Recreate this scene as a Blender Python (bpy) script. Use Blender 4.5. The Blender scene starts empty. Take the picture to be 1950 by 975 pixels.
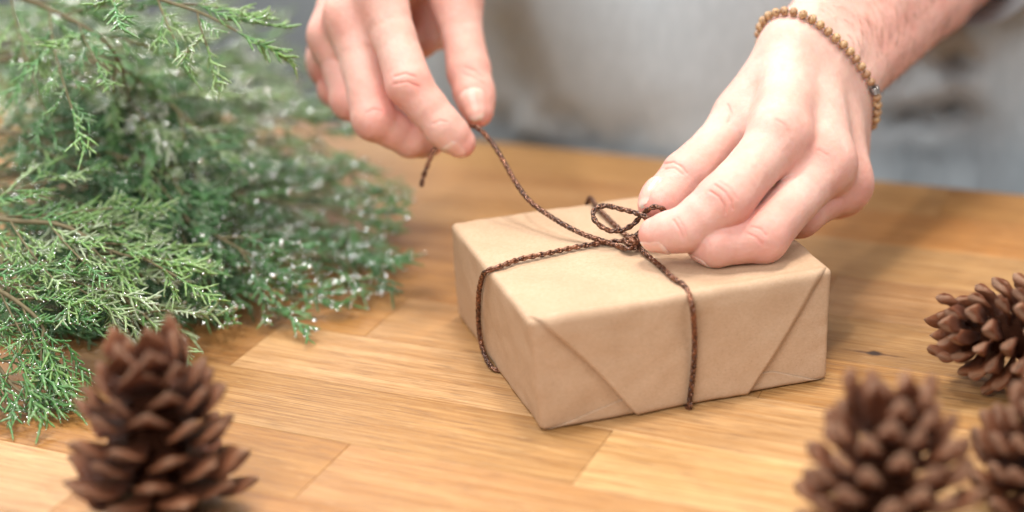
import bpy, math, random
import numpy as np
from mathutils import Matrix, Vector

random.seed(7); rng = np.random.default_rng(7)
SC = bpy.context.scene
COL = SC.collection
S = 0.001                                    # the builders work in millimetres

# ------------------------------------------------------------------ camera
FPX, PITCH, ROLL, CAMH = 3091.0, 0.3957, -0.0453, 307.65
CX, CY = 975.0, 487.5
_F = np.array([0, math.cos(PITCH), -math.sin(PITCH)])
_u = np.array([0, math.sin(PITCH), math.cos(PITCH)])
_x = np.array([1.0, 0, 0])
VX = _x*math.cos(ROLL) + _u*math.sin(ROLL)
VU = -_x*math.sin(ROLL) + _u*math.cos(ROLL)
CAM = np.array([0, 0, CAMH])
cam_data = bpy.data.cameras.new('camera')
cam = bpy.data.objects.new('camera', cam_data); COL.objects.link(cam)
cam.matrix_world = Matrix(((VX[0], VU[0], -_F[0], 0), (VX[1], VU[1], -_F[1], 0), (VX[2], VU[2], -_F[2], CAMH*S), (0, 0, 0, 1)))
cam_data.sensor_width = 36; cam_data.lens = FPX*36/1950
cam_data.clip_start = 0.01; cam_data.clip_end = 50
cam_data.dof.use_dof = True
cam_data.dof.focus_distance = 0.668
cam_data.dof.aperture_fstop = 2.9
SC.camera = cam

# ------------------------------------------------------------------ light
W = bpy.data.worlds.new('World'); SC.world = W; W.use_nodes = True
W.node_tree.nodes['Background'].inputs[0].default_value = (0.88, 0.94, 1.0, 1)
W.node_tree.nodes['Background'].inputs[1].default_value = 0.11

def lamp(name, loc, aim, size, power, color, size_y=None):
    l = bpy.data.lights.new(name, 'AREA'); l.size = size; l.energy = power; l.color = color
    if size_y: l.shape = 'RECTANGLE'; l.size_y = size_y
    o = bpy.data.objects.new(name, l); COL.objects.link(o)
    o.location = loc
    o.rotation_euler = (Vector(aim)-Vector(loc)).to_track_quat('-Z', 'Y').to_euler()
    return o
lamp('ceiling_lamp', (0.10, 0.80, 1.5), (0.03, 0.66, 0), 0.30, 17, (1.0, 0.95, 0.88))
lamp('window_light', (-0.45, -0.35, 0.95), (0.0, 0.65, 0.02), 0.8, 19, (1.0, 0.98, 0.95))
lamp('side_window_light', (1.0, 0.05, 1.0), (0.05, 0.65, 0.02), 0.8, 9, (1.0, 0.98, 0.95))
lamp('back_light', (-0.7, 1.7, 1.35), (0.0, 0.7, 0), 0.5, 7, (0.97, 0.98, 1.0))
lamp('wall_fill_light', (-0.75, 1.40, 1.15), (-0.32, 1.80, 0.10), 0.4, 16, (0.97, 0.99, 1.0))  # unseen fill, added only to brighten the wall behind
lamp('bulb', (-0.35, 0.62, 1.25), (-0.1, 0.7, 0), 0.06, 5.5, (1.0, 0.97, 0.92))
lamp('warm_bulb', (0.35, 1.0, 1.2), (-0.1, 0.75, 0), 0.06, 4.5, (1.0, 0.82, 0.58))

SC.view_settings.view_transform = 'Standard'; SC.view_settings.look = 'None'
SC.view_settings.gamma = 1; SC.view_settings.exposure = -0.05
SC.cycles.use_denoising = True
SC.cycles.sample_clamp_indirect = 6
SC.cycles.max_bounces = 6
SC.cycles.caustics_reflective = False; SC.cycles.caustics_refractive = False

# ------------------------------------------------------------------ helpers
def P(px, py, z):
    """a point in mm, z mm in front of the lens along its axis"""
    return CAM + z*(_F + VX*(px-CX)/FPX - VU*(py-CY)/FPX)
def UN(px, py, h=0.0):
    d = _F + VX*(px-CX)/FPX - VU*(py-CY)/FPX
    return CAM + d*((h-CAMH)/d[2])
def nrm(v):
    v = np.asarray(v, float); return v/np.linalg.norm(v)

def link(name, verts, faces, mat=None, parent=None, smooth=True, scale=S, attrs=None):
    me = bpy.data.meshes.new(name)
    verts = np.asarray(verts, np.float64)*scale
    if isinstance(faces, np.ndarray):
        n, k = faces.shape
        me.vertices.add(len(verts)); me.vertices.foreach_set('co', verts.astype(np.float32).ravel())
        me.loops.add(n*k); me.loops.foreach_set('vertex_index', faces.astype(np.int32).ravel())
        me.polygons.add(n); me.polygons.foreach_set('loop_start', np.arange(0, n*k, k, dtype=np.int32))
        me.update(calc_edges=True)
    else:
        me.from_pydata([tuple(v) for v in verts], [], [tuple(f) for f in faces]); me.update()
    if smooth:
        me.polygons.foreach_set('use_smooth', np.ones(len(me.polygons), bool))
    if attrs:
        for k, a in attrs.items():
            at = me.attributes.new(k, 'FLOAT', 'POINT'); at.data.foreach_set('value', np.asarray(a, np.float32))
    if mat: me.materials.append(mat)
    o = bpy.data.objects.new(name, me); COL.objects.link(o)
    if parent: o.parent = parent
    return o
def thing(name, label, cat, loc=(0, 0, 0), group=None):
    o = bpy.data.objects.new(name, None); COL.objects.link(o); o.empty_display_size = 0.01
    o.location = [c*S for c in loc]; o['label'] = label; o['category'] = cat
    if group: o['group'] = group
    return o
def tag(o, label, cat, group=None):
    o['label'] = label; o['category'] = cat
    if group: o['group'] = group
    return o

# ------------------------------------------------------------------ materials
class NT:
    def __init__(self, name):
        self.m = bpy.data.materials.new(name); self.m.use_nodes = True
        self.t = self.m.node_tree; self.b = self.t.nodes['Principled BSDF']
    def n(self, typ, **kw):
        x = self.t.nodes.new(typ)
        for k, v in kw.items():
            if k.startswith('i_'):
                key = k[2:]; key = int(key) if key.isdigit() else key.replace('_', ' ')
                x.inputs[key].default_value = v
            else: setattr(x, k, v)
        return x
    def l(self, a, b): self.t.links.new(a, b)
    def coord(self, kind='Object', scale=(1, 1, 1), rot=(0, 0, 0)):
        c = self.n('ShaderNodeTexCoord'); mp = self.n('ShaderNodeMapping')
        mp.inputs['Scale'].default_value = scale; mp.inputs['Rotation'].default_value = rot
        self.l(c.outputs[kind], mp.inputs[0]); return mp
    def noise(self, vec, scale, detail=4, rough=.55, dist=0):
        x = self.n('ShaderNodeTexNoise'); x.inputs['Scale'].default_value = scale
        x.inputs['Detail'].default_value = detail; x.inputs['Roughness'].default_value = rough
        x.inputs['Distortion'].default_value = dist
        if vec is not None: self.l(vec, x.inputs['Vector'])
        return x.outputs['Fac']
    def ramp(self, fac, stops):
        x = self.n('ShaderNodeValToRGB'); e = x.color_ramp.elements
        while len(e) < len(stops): e.new(.5)
        for i, (p, c) in enumerate(stops):
            e[i].position = p; e[i].color = (*c, 1) if len(c) == 3 else c
        self.l(fac, x.inputs[0]); return x.outputs[0]
    def mix(self, fac, a, b, mode='MIX'):
        x = self.n('ShaderNodeMix', data_type='RGBA', blend_type=mode)
        for s, v in ((0, fac), (6, a), (7, b)):
            if hasattr(v, 'is_linked'): self.l(v, x.inputs[s])
            elif s == 0: x.inputs[0].default_value = v
            else: x.inputs[s].default_value = (*v, 1)
        return x.outputs[2]
    def math(self, op, a, b=0.0, c=0.0, clamp=False):
        x = self.n('ShaderNodeMath', operation=op, use_clamp=clamp)
        for i, v in enumerate((a, b, c)):
            if hasattr(v, 'is_linked'): self.l(v, x.inputs[i])
            else: x.inputs[i].default_value = v
        return x.outputs[0]
    def bump(self, h, dist, strength=1.0, prev=None):
        x = self.n('ShaderNodeBump'); x.inputs['Distance'].default_value = dist
        x.inputs['Strength'].default_value = strength; self.l(h, x.inputs['Height'])
        if prev is not None: self.l(prev, x.inputs['Normal'])
        return x.outputs[0]
    def set(self, **kw):
        for k, v in kw.items():
            i = self.b.inputs[k.replace('_', ' ')]
            if hasattr(v, 'is_linked'): self.l(v, i)
            elif isinstance(v, tuple) and len(v) == 3 and k in ('Base_Color', 'Sheen_Tint'): i.default_value = (*v, 1)
            else: i.default_value = v
        return self.m

def mat_wood():
    t = NT('oiled_oak')
    tc = t.n('ShaderNodeTexCoord'); oi = t.n('ShaderNodeObjectInfo')
    off = t.n('ShaderNodeVectorMath', operation='SCALE'); cmb = t.n('ShaderNodeCombineXYZ')
    t.l(oi.outputs['Random'], cmb.inputs[0]); t.l(oi.outputs['Random'], cmb.inputs[1]); t.l(oi.outputs['Random'], cmb.inputs[2])
    t.l(cmb.outputs[0], off.inputs[0]); off.inputs['Scale'].default_value = 7.3
    add = t.n('ShaderNodeVectorMath', operation='ADD'); t.l(tc.outputs['Object'], add.inputs[0]); t.l(off.outputs[0], add.inputs[1])
    def m(sx, sy, sz):
        x = t.n('ShaderNodeMapping'); x.inputs['Scale'].default_value = (sx, sy, sz); t.l(add.outputs[0], x.inputs[0]); return x.outputs[0]
    # slow waviness of the grain
    broad = t.noise(m(4, 55, 30), 1.0, 3, .6, .6)
    band = t.noise(m(6, 330, 60), 1.0, 5, .7, .35)
    fine = t.noise(m(22, 1300, 400), 1.0, 4, .75, .1)
    pore = t.noise(m(60, 1900, 600), 1.0, 2, .6)
    ray = t.noise(m(90, 420, 100), 1.0, 2, .6)
    tone = t.n('ShaderNodeObjectInfo').outputs['Color']
    dark = t.mix(1.0, tone, (.70, .57, .42), 'MULTIPLY')
    lite = t.mix(1.0, tone, (1.12, 1.14, 1.18), 'MULTIPLY')
    f = t.math('ADD', t.math('MULTIPLY', broad, .45), t.math('MULTIPLY', band, .55))
    c = t.mix(t.ramp(f, [(.31, (0, 0, 0)), (.68, (1, 1, 1))]), dark, lite)
    c = t.mix(t.ramp(fine, [(.38, (.95,)*3), (.62, (0, 0, 0))]), c, t.mix(1.0, c, (.62, .50, .36), 'MULTIPLY'))
    pm = t.math('MULTIPLY', t.ramp(pore, [(.30, (1, 1, 1)), (.45, (0, 0, 0))]), .75)
    c = t.mix(pm, c, (.16, .075, .03))
    c = t.mix(t.math('MULTIPLY', t.ramp(ray, [(.62, (0, 0, 0)), (.75, (1, 1, 1))]), .18), c, (.75, .52, .28))
    # one knot, a dark eye with a cracked streak, in the stave it belongs to
    geo = t.n('ShaderNodeNewGeometry')
    km = t.n('ShaderNodeMapping', vector_type='TEXTURE')
    km.inputs['Location'].default_value = (KNOT[0]*S, KNOT[1]*S, 0); km.inputs['Rotation'].default_value = (0, 0, PHI)
    t.l(geo.outputs['Position'], km.inputs[0])
    wob = t.noise(km.outputs[0], 260, 2)
    def blob(sx, sy):
        sc = t.n('ShaderNodeVectorMath', operation='MULTIPLY'); t.l(km.outputs[0], sc.inputs[0]); sc.inputs[1].default_value = (1000/sx, 1000/sy, 0)
        ln = t.n('ShaderNodeVectorMath', operation='LENGTH'); t.l(sc.outputs[0], ln.inputs[0])
        return t.math('ADD', ln.outputs['Value'], t.math('MULTIPLY', wob, .5))
    c = t.mix(t.math('MULTIPLY', t.ramp(blob(70, 9), [(.3, (1, 1, 1)), (1.1, (0, 0, 0))]), .55), c, (.20, .10, .04))
    c = t.mix(t.ramp(blob(22, 1.6), [(.5, (.8,)*3), (1.15, (0, 0, 0))]), c, (.09, .04, .02))
    c = t.mix(t.ramp(blob(5.2, 4.2), [(.6, (1, 1, 1)), (1.1, (0, 0, 0))]), c, (.035, .02, .015))
    r = t.math('ADD', t.math('MULTIPLY', fine, .22), .32)
    nb = t.bump(t.math('ADD', t.math('MULTIPLY', fine, .6), t.math('MULTIPLY', pm, -1.0)), .00012, .7)
    return t.set(Base_Color=c, Roughness=r, Normal=nb, Specular_IOR_Level=.42)

def mat_paper():
    t = NT('kraft_paper')
    v = t.coord().outputs[0]
    cloud = t.noise(v, 38, 4, .6); fibre = t.noise(t.coord(scale=(1, 1, 1.8)).outputs[0], 700, 5, .8)
    speck = t.noise(v, 1500, 2, .5); crease = t.noise(v, 42, 2, .5, .2)
    c = t.ramp(cloud, [(.3, (.465, .310, .205)), (.7, (.540, .375, .258))])
    c = t.mix(t.ramp(fibre, [(.35, (.55,)*3), (.6, (0, 0, 0))]), c, (.40, .265, .150))
    c = t.mix(t.ramp(fibre, [(.62, (0, 0, 0)), (.8, (.35,)*3)]), c, (.68, .52, .36))
    c = t.mix(t.ramp(speck, [(.26, (.6,)*3), (.33, (0, 0, 0))]), c, (.25, .15, .08))
    n1 = t.bump(fibre, .00018, .7); vn = t.n('ShaderNodeTexVoronoi', feature='F1'); vn.inputs['Scale'].default_value = 26; vn.inputs['Randomness'].default_value = 1
    t.l(v, vn.inputs['Vector'])
    n2 = t.bump(t.math('ADD', crease, t.math('MULTIPLY', vn.outputs['Distance'], .55)), .0030, .32, n1)
    return t.set(Base_Color=c, Roughness=.62, Normal=n2, Specular_IOR_Level=.35)

def mat_skin():
    t = NT('fair_skin')
    at = t.n('ShaderNodeAttribute', attribute_name='flush_glow').outputs['Fac']
    v = t.coord().outputs[0]
    mott = t.noise(v, 75, 4, .6); fine = t.noise(v, 420, 4, .65)
    vor = t.n('ShaderNodeTexVoronoi', feature='DISTANCE_TO_EDGE'); vor.inputs['Scale'].default_value = 950
    wv = t.n('ShaderNodeVectorMath', operation='ADD'); t.l(v, wv.inputs[0])
    nz = t.n('ShaderNodeTexNoise'); nz.inputs['Scale'].default_value = 500; t.l(v, nz.inputs['Vector'])
    sc = t.n('ShaderNodeVectorMath', operation='SCALE'); sc.inputs['Scale'].default_value = .0012; t.l(nz.outputs['Color'], sc.inputs[0])
    t.l(sc.outputs[0], wv.inputs[1]); t.l(wv.outputs[0], vor.inputs['Vector'])
    c = t.ramp(mott, [(.3, (.65, .385, .320)), (.7, (.74, .495, .425))])
    c = t.mix(t.math('MULTIPLY', at, 1.0, clamp=True), c, (.70, .225, .185))
    c = t.mix(t.ramp(fine, [(.3, (.22,)*3), (.55, (0, 0, 0))]), c, (.60, .30, .23))
    n1 = t.bump(t.ramp(vor.outputs['Distance'], [(0, (0, 0, 0)), (.10, (1, 1, 1))]), .00010, .35)
    n2 = t.bump(fine, .0006, .45, n1)
    m = t.set(Base_Color=c, Roughness=.52, Normal=n2, Specular_IOR_Level=.42, Subsurface_Weight=.65, Subsurface_Scale=.0015)
    t.b.inputs['Subsurface Radius'].default_value = (1.0, .38, .22)
    return m
def mat_nail():
    t = NT('fingernail')
    at = t.n('ShaderNodeAttribute', attribute_name='tip').outputs['Fac']
    c = t.mix(t.ramp(at, [(.80, (0, 0, 0)), (.9, (1, 1, 1))]), (.76, .42, .35), (.86, .62, .54))
    c = t.mix(t.ramp(at, [(.05, (.5,)*3), (.22, (0, 0, 0))]), c, (.85, .66, .58))
    return t.set(Base_Color=c, Roughness=.28, Subsurface_Weight=.5, Subsurface_Scale=.001, Specular_IOR_Level=.5)
def mat_cord():
    t = NT('brown_metallic_cord')
    v = t.coord().outputs[0]
    n = t.noise(v, 1400, 3, .7); b = t.noise(v, 120, 2)
    c = t.mix(t.ramp(n, [(.50, (0, 0, 0)), (.66, (1, 1, 1))]), (.040, .016, .010), (.45, .21, .12))  # tiny glints painted into the colour as copper flecks
    c = t.mix(t.ramp(b, [(.45, (0, 0, 0)), (.70, (.45,)*3)]), c, (.42, .155, .07))
    return t.set(Base_Color=c, Roughness=.30, Metallic=.5, Normal=t.bump(n, .0001, .5), Specular_IOR_Level=.7)
def mat_cone():
    t = NT('pine_cone_scale')
    at = t.n('ShaderNodeAttribute', attribute_name='tip').outputs['Fac']
    oi = t.n('ShaderNodeObjectInfo').outputs['Random']
    v = t.coord().outputs[0]
    n = t.noise(v, 300, 5, .7); l = t.noise(t.coord(scale=(1, .15, 1)).outputs[0], 900, 3, .6)
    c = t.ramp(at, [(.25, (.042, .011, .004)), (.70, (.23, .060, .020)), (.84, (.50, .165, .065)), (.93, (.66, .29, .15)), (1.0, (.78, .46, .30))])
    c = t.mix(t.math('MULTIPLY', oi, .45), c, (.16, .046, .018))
    c = t.mix(t.ramp(n, [(.40, (.55,)*3), (.6, (0, 0, 0))]), c, (.085, .030, .018))
    c = t.mix(t.ramp(l, [(.60, (0, 0, 0)), (.75, (.35,)*3)]), c, (.42, .24, .17))
    return t.set(Base_Color=c, Roughness=t.math('ADD', t.math('MULTIPLY', n, .4), .14), Normal=t.bump(l, .0006, .6, t.bump(n, .0016, .9)), Specular_IOR_Level=.35)
def mat_leaf():
    t = NT('juniper_leaf')
    at = t.n('ShaderNodeAttribute', attribute_name='hue').outputs['Fac']
    n = t.noise(t.coord().outputs[0], 500, 3, .6)
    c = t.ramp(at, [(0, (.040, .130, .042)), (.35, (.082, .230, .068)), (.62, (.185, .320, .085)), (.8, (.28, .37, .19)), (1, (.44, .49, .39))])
    c = t.mix(t.ramp(n, [(.50, (0, 0, 0)), (.72, (.50,)*3)]), c, (.52, .56, .46))
    m = t.set(Base_Color=c, Roughness=.42, Specular_IOR_Level=.5, Subsurface_Weight=.0)
    return m
def mat_plain(name, c, r=.5, **kw):
    t = NT(name)
    n = t.noise(t.coord().outputs[0], 300, 3)
    return t.set(Base_Color=t.mix(t.ramp(n, [(.3, (0, 0, 0)), (.7, (1, 1, 1))]), tuple(x*.8 for x in c), tuple(min(1, x*1.12) for x in c)), Roughness=r, **kw)
def mat_fabric(name, lo, hi):
    t = NT(name)
    v = t.coord().outputs[0]
    he = t.noise(t.coord(scale=(1, 1, .35)).outputs[0], 260, 5, .7)
    c = t.ramp(he, [(.3, lo), (.7, hi)])
    wv = t.n('ShaderNodeTexWave', bands_direction='X'); wv.inputs['Scale'].default_value = 280; wv.inputs['Distortion'].default_value = 1.5
    t.l(v, wv.inputs['Vector'])
    return t.set(Base_Color=c, Roughness=.95, Normal=t.bump(wv.outputs['Fac'], .0006, .4), Sheen_Weight=.25, Specular_IOR_Level=.15)
def mat_bead():
    t = NT('picture_jasper_bead')
    oi = t.n('ShaderNodeObjectInfo').outputs['Random']
    w = t.n('ShaderNodeTexNoise'); w.noise_dimensions = '4D'; w.inputs['Scale'].default_value = 420; w.inputs['Distortion'].default_value = 2.0
    t.l(t.coord().outputs[0], w.inputs['Vector']); t.l(t.math('MULTIPLY', oi, 40.0), w.inputs['W'])
    c = t.ramp(w.outputs['Fac'], [(.38, (.13, .055, .025)), (.46, (.42, .23, .10)), (.56, (.66, .46, .25)), (.66, (.22, .10, .045))])
    c2 = t.mix(t.ramp(oi, [(.0, (.85,)*3), (.35, (.1,)*3), (.6, (0, 0, 0)), (1., (.6,)*3)]), c, (.30, .15, .08))
    return t.set(Base_Color=c2, Roughness=.35, Specular_IOR_Level=.5)

# ------------------------------------------------------------------ table of oak staves
PHI = -0.4273
E1 = np.array([math.cos(PHI), math.sin(PHI), 0]); E2 = np.array([-math.sin(PHI), math.cos(PHI), 0])
KNOT = UN(1665, 673)
WOOD = mat_wood()
table = thing('table', 'light oak butcher-block table top of end-jointed staves, under the gift and the hands', 'table', (0, 650, 0))
def stave_mesh(L, Wd, T=30.0, b=.18):
    vs = []; fs = []
    prof = [(0, -T), (0, -b), (b, 0), (Wd-b, 0), (Wd, -b), (Wd, -T)]
    for i, (x, ins) in enumerate(((0, -b), (b, 0), (L-b, 0), (L, -b))):
        for (y, z) in prof: vs.append((x, y, z + (ins if z == 0 else (ins if z == -b else 0))))
    n = len(prof)
    for i in range(3):
        for j in range(n):
            a = i*n+j; c = i*n+(j+1) % n; fs.append((a, c, c+n, a+n))
    fs.append(tuple(range(n-1, -1, -1))); fs.append(tuple(range(3*n, 4*n)))
    me = bpy.data.meshes.new('plank')
    me.from_pydata([tuple(c*S for c in v) for v in vs], [], fs); me.update(); me.materials.append(WOOD)
    return me
ROWH = 43.7; GAP = .15
tones = {'pale': (.60, .385, .190), 'mid': (.515, .305, .130), 'amber': (.475, .250, .085), 'brown': (.40, .210, .078), 'grey': (.43, .262, .125)}
# boundaries (along the staves) of each row; row 0 starts at v = 521.5
rows = {-6: [(-900, 'mid'), (-420, 'pale'), (60, 'mid')], -5: [(-900, 'mid'), (-560, 'amber'), (-120, 'pale'), (350, 'mid')],
        -4: [(-900, 'mid'), (-700, 'pale'), (-250, 'mid'), (220, 'amber')],
        -3: [(-900, 'pale'), (-800, 'pale'), (-370.5, 'amber'), (90, 'pale'), (400, 'mid')],
        -2: [(-900, 'amber'), (-640, 'amber'), (-290, 'mid'), (30, 'mid'), (420, 'brown')],
        -1: [(-900, 'mid'), (-620, 'amber'), (-446, 'mid'), (-197.5, 'pale'), (260, 'mid')],
        0: [(-900, 'amber'), (-760, 'brown'), (-373, 'pale'), (-60, 'mid'), (330, 'amber')],
        1: [(-900, 'mid'), (-680, 'amber'), (-331, 'mid'), (-152, 'mid'), (300, 'mid')],
        2: [(-900, 'mid'), (-520, 'amber'), (-215, 'grey'), (250, 'mid')],
        3: [(-900, 'amber'), (-610, 'mid'), (-395, 'brown'), (-150, 'grey'), (180, 'mid')],
        4: [(-900, 'mid'), (-480, 'mid'), (-180, 'grey'), (250, 'mid')],
        5: [(-900, 'amber'), (-560, 'mid'), (-230, 'amber'), (20, 'brown'), (330, 'mid')],
        6: [(-900, 'mid'), (-430, 'mid'), (-120, 'amber'), (210, 'mid')]}
for r, segs in rows.items():
    for i, (u0, tn) in enumerate(segs):
        u1 = segs[i+1][0] if i+1 < len(segs) else 620
        o = bpy.data.objects.new('plank', stave_mesh(u1-u0-GAP, ROWH-GAP)); COL.objects.link(o); o.parent = table
        p = E1*u0 + E2*(521.5+r*ROWH) - np.array([0, 650, 0])
        dz = random.uniform(-.05, .0)
        o.location = (p[0]*S, p[1]*S, dz*S); o.rotation_euler = (0, 0, PHI)
        k = random.uniform(.93, 1.07); c = tones[tn]; o.color = (c[0]*k, c[1]*k*random.uniform(.97, 1.03), c[2]*k, 1)

# ------------------------------------------------------------------ gift box
def fbm(p, f, seed=0, octv=3):
    """cheap smooth noise from rotated sines, p (n,3) in mm, f cycles per mm"""
    r = np.random.default_rng(seed); out = np.zeros(len(p)); a = 1.0
    for o in range(octv):
        for j in range(5):
            d = r.normal(size=3); d /= np.linalg.norm(d)
            out += a*np.sin((p@d)*f*6.283*(.7+.6*r.random()) + r.random()*6.28 + 1.3*np.sin((p@np.roll(d, 1))*f*4.1+r.random()*6))/5
        a *= .5; f *= 2.1
    return out
A0, B0, D0 = UN(1032, 824), UN(1576, 723), UN(871, 600)
C0 = D0 + (B0-A0)*.96
H = 48.0
A1, B1, C1, D1 = UN(1007, 612, H), UN(1588, 512, H), UN(1385, 348, H), UN(857, 424, H)
CORN = np.array([A0, B0, C0, D0, A1, B1, C1, D1])
def hexmap(q):
    """unit cube -> the slightly irregular box (x: A->B, y: A->D, z: up)"""
    x, y, z = q[:, 0:1], q[:, 1:2], q[:, 2:3]
    bot = CORN[0]*(1-x)*(1-y)+CORN[1]*x*(1-y)+CORN[2]*x*y+CORN[3]*(1-x)*y
    top = CORN[4]*(1-x)*(1-y)+CORN[5]*x*(1-y)+CORN[6]*x*y+CORN[7]*(1-x)*y
    return bot*(1-z)+top*z
DIM = np.array([127.0, 112.0, 48.0])
def boxwarp(q, r=2.6):
    """q in unit cube surface coordinates -> rounded, slightly wrinkled surface points in mm"""
    qm = q*DIM
    inner = np.clip(qm, r, DIM-r); d = qm-inner; L = np.linalg.norm(d, axis=1, keepdims=True)
    # points on a face already have |d| = r ; edges get pulled in
    qm = inner + d/np.maximum(L, 1e-9)*np.minimum(L, r)
    p = hexmap(qm/DIM)
    n = np.where(L > 1e-6, d/np.maximum(L, 1e-9), 0)
    ex, ey, ez = nrm(B0-A0), nrm(D0-A0), np.array([0, 0, 1.0])
    nw = n[:, 0:1]*ex+n[:, 1:2]*ey+n[:, 2:3]*ez
    nz = fbm(p, .018, 3, 3)*.42 + np.abs(fbm(p, .035, 5, 2))*.30
    nz += (qm[:, 1] < 3)*(np.abs(fbm(p, .022, 41, 2))*.55-.2)
    edge = np.clip(1-np.abs(qm[:, 2]-48)/10, 0, 1)*(qm[:, 1] < 3)
    nz += edge*fbm(p, .06, 9, 2)*.45
    nz = np.where(qm[:, 2] < 1.0, np.minimum(nz, 0)*.3, nz)
    p = p + nw*nz[:, None]; p[:, 2] = np.maximum(p[:, 2], .15)
    return p, nw
def cube_sphere(n):
    vs = {}; V = []; Fc = []
    def idx(q):
        k = tuple(np.round(q, 6))
        if k not in vs: vs[k] = len(V); V.append(q)
        return vs[k]
    return vs, V, Fc, idx
def gift():
    root = thing('gift_box', 'rectangular gift wrapped in plain brown kraft paper, tied with brown cord', 'gift', tuple((A0+C0)/2*[1, 1, 0]))
    org = np.array(root.location)/S
    nx, ny, nz = 84, 74, 34
    def spaced(n, L, r=2.6):       # extra samples in the rounding
        a = np.concatenate([[0, .25*r, .5*r, .75*r], np.linspace(r, L-r, n-6), [L-.75*r, L-.5*r, L-.25*r, L]])/L
        return a
    gx, gy, gz = spaced(nx, DIM[0]), spaced(ny, DIM[1]), spaced(nz, DIM[2])
    keys = {}; V = []; F = []
    def idx(i, j, k):
        t = (i, j, k)
        if t not in keys: keys[t] = len(V); V.append((gx[i], gy[j], gz[k]))
        return keys[t]
    I, J, K = len(gx)-1, len(gy)-1, len(gz)-1
    for i in range(I):
        for j in range(J):
            F.append((idx(i, j, K), idx(i+1, j, K), idx(i+1, j+1, K), idx(i, j+1, K)))
            F.append((idx(i, j, 0), idx(i, j+1, 0), idx(i+1, j+1, 0), idx(i+1, j, 0)))
        for k in range(K):
            F.append((idx(i, 0, k), idx(i+1, 0, k), idx(i+1, 0, k+1), idx(i, 0, k+1)))
            F.append((idx(i, J, k), idx(i, J, k+1), idx(i+1, J, k+1), idx(i+1, J, k)))
    for j in range(J):
        for k in range(K):
            F.append((idx(0, j, k), idx(0, j, k+1), idx(0, j+1, k+1), idx(0, j+1, k)))
            F.append((idx(I, j, k), idx(I, j+1, k), idx(I, j+1, k+1), idx(I, j, k+1)))
    p, _ = boxwarp(np.array(V))
    pm = mat_paper()
    link('wrapping_paper', p-org, np.array(F), pm, root)
    fn = -nrm(D0-A0); fn[2] = 0; fn = nrm(fn)
    def flap(name, quad, off, lift, n=46, m=20, thick=.28):
        """quad in face coordinates (u, v): bottom left, bottom right, top right, top left"""
        s, t = np.meshgrid(np.linspace(0, 1, n), np.linspace(0, 1, m), indexing='ij'); s = s.ravel()[:, None]; t = t.ravel()[:, None]
        q = np.array(quad)
        uv = q[0]*(1-s)*(1-t)+q[1]*s*(1-t)+q[2]*s*t+q[3]*(1-s)*t
        # paper folds are not ruler straight
        uv = uv + np.stack([np.sin(uv[:, 1]*7+off*9)*.004, np.sin(uv[:, 0]*11)*.004], 1)
        uv = np.clip(uv, [.004, .004], [.996, 2.0])
        Q = np.stack([uv[:, 0], np.maximum(uv[:, 1]-1, 0)*DIM[2]/DIM[1], np.minimum(uv[:, 1], 1)], 1)
        Pt, _ = boxwarp(Q)
        e = np.minimum(np.minimum(s, 1-s)*2.2, 1).ravel()
        o = off + lift*(1-e)**2 * (.6+.4*np.sin(t.ravel()*5+1))
        if quad[3][1] > 1: o = o*np.clip((1-t.ravel())*4.5, 0, 1)**.8 - .12*(t.ravel() > .97)
        nn = fn*np.clip(1-(uv[:, 1:2]-.93)*9, 0, 1)+np.array([0, 0, 1.0])*np.clip((uv[:, 1:2]-.93)*9, 0, 1); nn = nn/np.linalg.norm(nn, axis=1, keepdims=True)
        front = Pt + nn*o[:, None]; back = front - nn*thick
        V = np.concatenate([front, back]); N = n*m; F = []
        for i in range(n-1):
            for j in range(m-1):
                a = i*m+j; F.append((a, a+m, a+m+1, a+1)); F.append((N+a, N+a+1, N+a+m+1, N+a+m))
        per = [i*m for i in range(n)]+[(n-1)*m+j for j in range(1, m)]+[i*m+m-1 for i in range(n-2, -1, -1)]+[j for j in range(m-2, 0, -1)]
        for a, b in zip(per, per[1:]+per[:1]): F.append((a, N+a, N+b, b))
        return link(name, V-org, np.array(F), pm, root)
    flap('paper_flap', [(.02, .006), (.985, .006), (.80, .17), (.275, .17)], .35, .15)
    flap('paper_flap', [(.325, .010), (.705, .010), (.997, 1.10), (.003, 1.10)], 1.2, 1.25, m=40, thick=.24)
    # the lengthwise seam of the paper on the top
    s = np.linspace(.52, .985, 60)
    return root
gift()

# ------------------------------------------------------------------ braided cord
CORD = mat_cord()
def smooth_path(pts, step=.35):
    p = np.array(pts, float)
    q = np.vstack([2*p[0]-p[1], p, 2*p[-1]-p[-2]]); out = []
    for i in range(1, len(q)-2):
        p0, p1, p2, p3 = q[i-1:i+3]
        # centripetal Catmull-Rom
        t0 = 0; t1 = t0+np.linalg.norm(p1-p0)**.5+1e-6; t2 = t1+np.linalg.norm(p2-p1)**.5+1e-6; t3 = t2+np.linalg.norm(p3-p2)**.5+1e-6
        t = np.linspace(t1, t2, max(3, int(np.linalg.norm(p2-p1)/step*1.5)), endpoint=False)[:, None]
        a1 = (t1-t)/(t1-t0)*p0+(t-t0)/(t1-t0)*p1; a2 = (t2-t)/(t2-t1)*p1+(t-t1)/(t2-t1)*p2; a3 = (t3-t)/(t3-t2)*p2+(t-t2)/(t3-t2)*p3
        b1 = (t2-t)/(t2-t0)*a1+(t-t0)/(t2-t0)*a2; b2 = (t3-t)/(t3-t1)*a2+(t-t1)/(t3-t1)*a3
        out.append((t2-t)/(t2-t1)*b1+(t-t1)/(t2-t1)*b2)
    out = np.vstack(out+[p[-1:]])
    d = np.r_[0, np.cumsum(np.linalg.norm(np.diff(out, axis=0), axis=1))]
    s = np.arange(0, d[-1], step)
    return np.stack([np.interp(s, d, out[:, k]) for k in range(3)], 1), s
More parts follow.
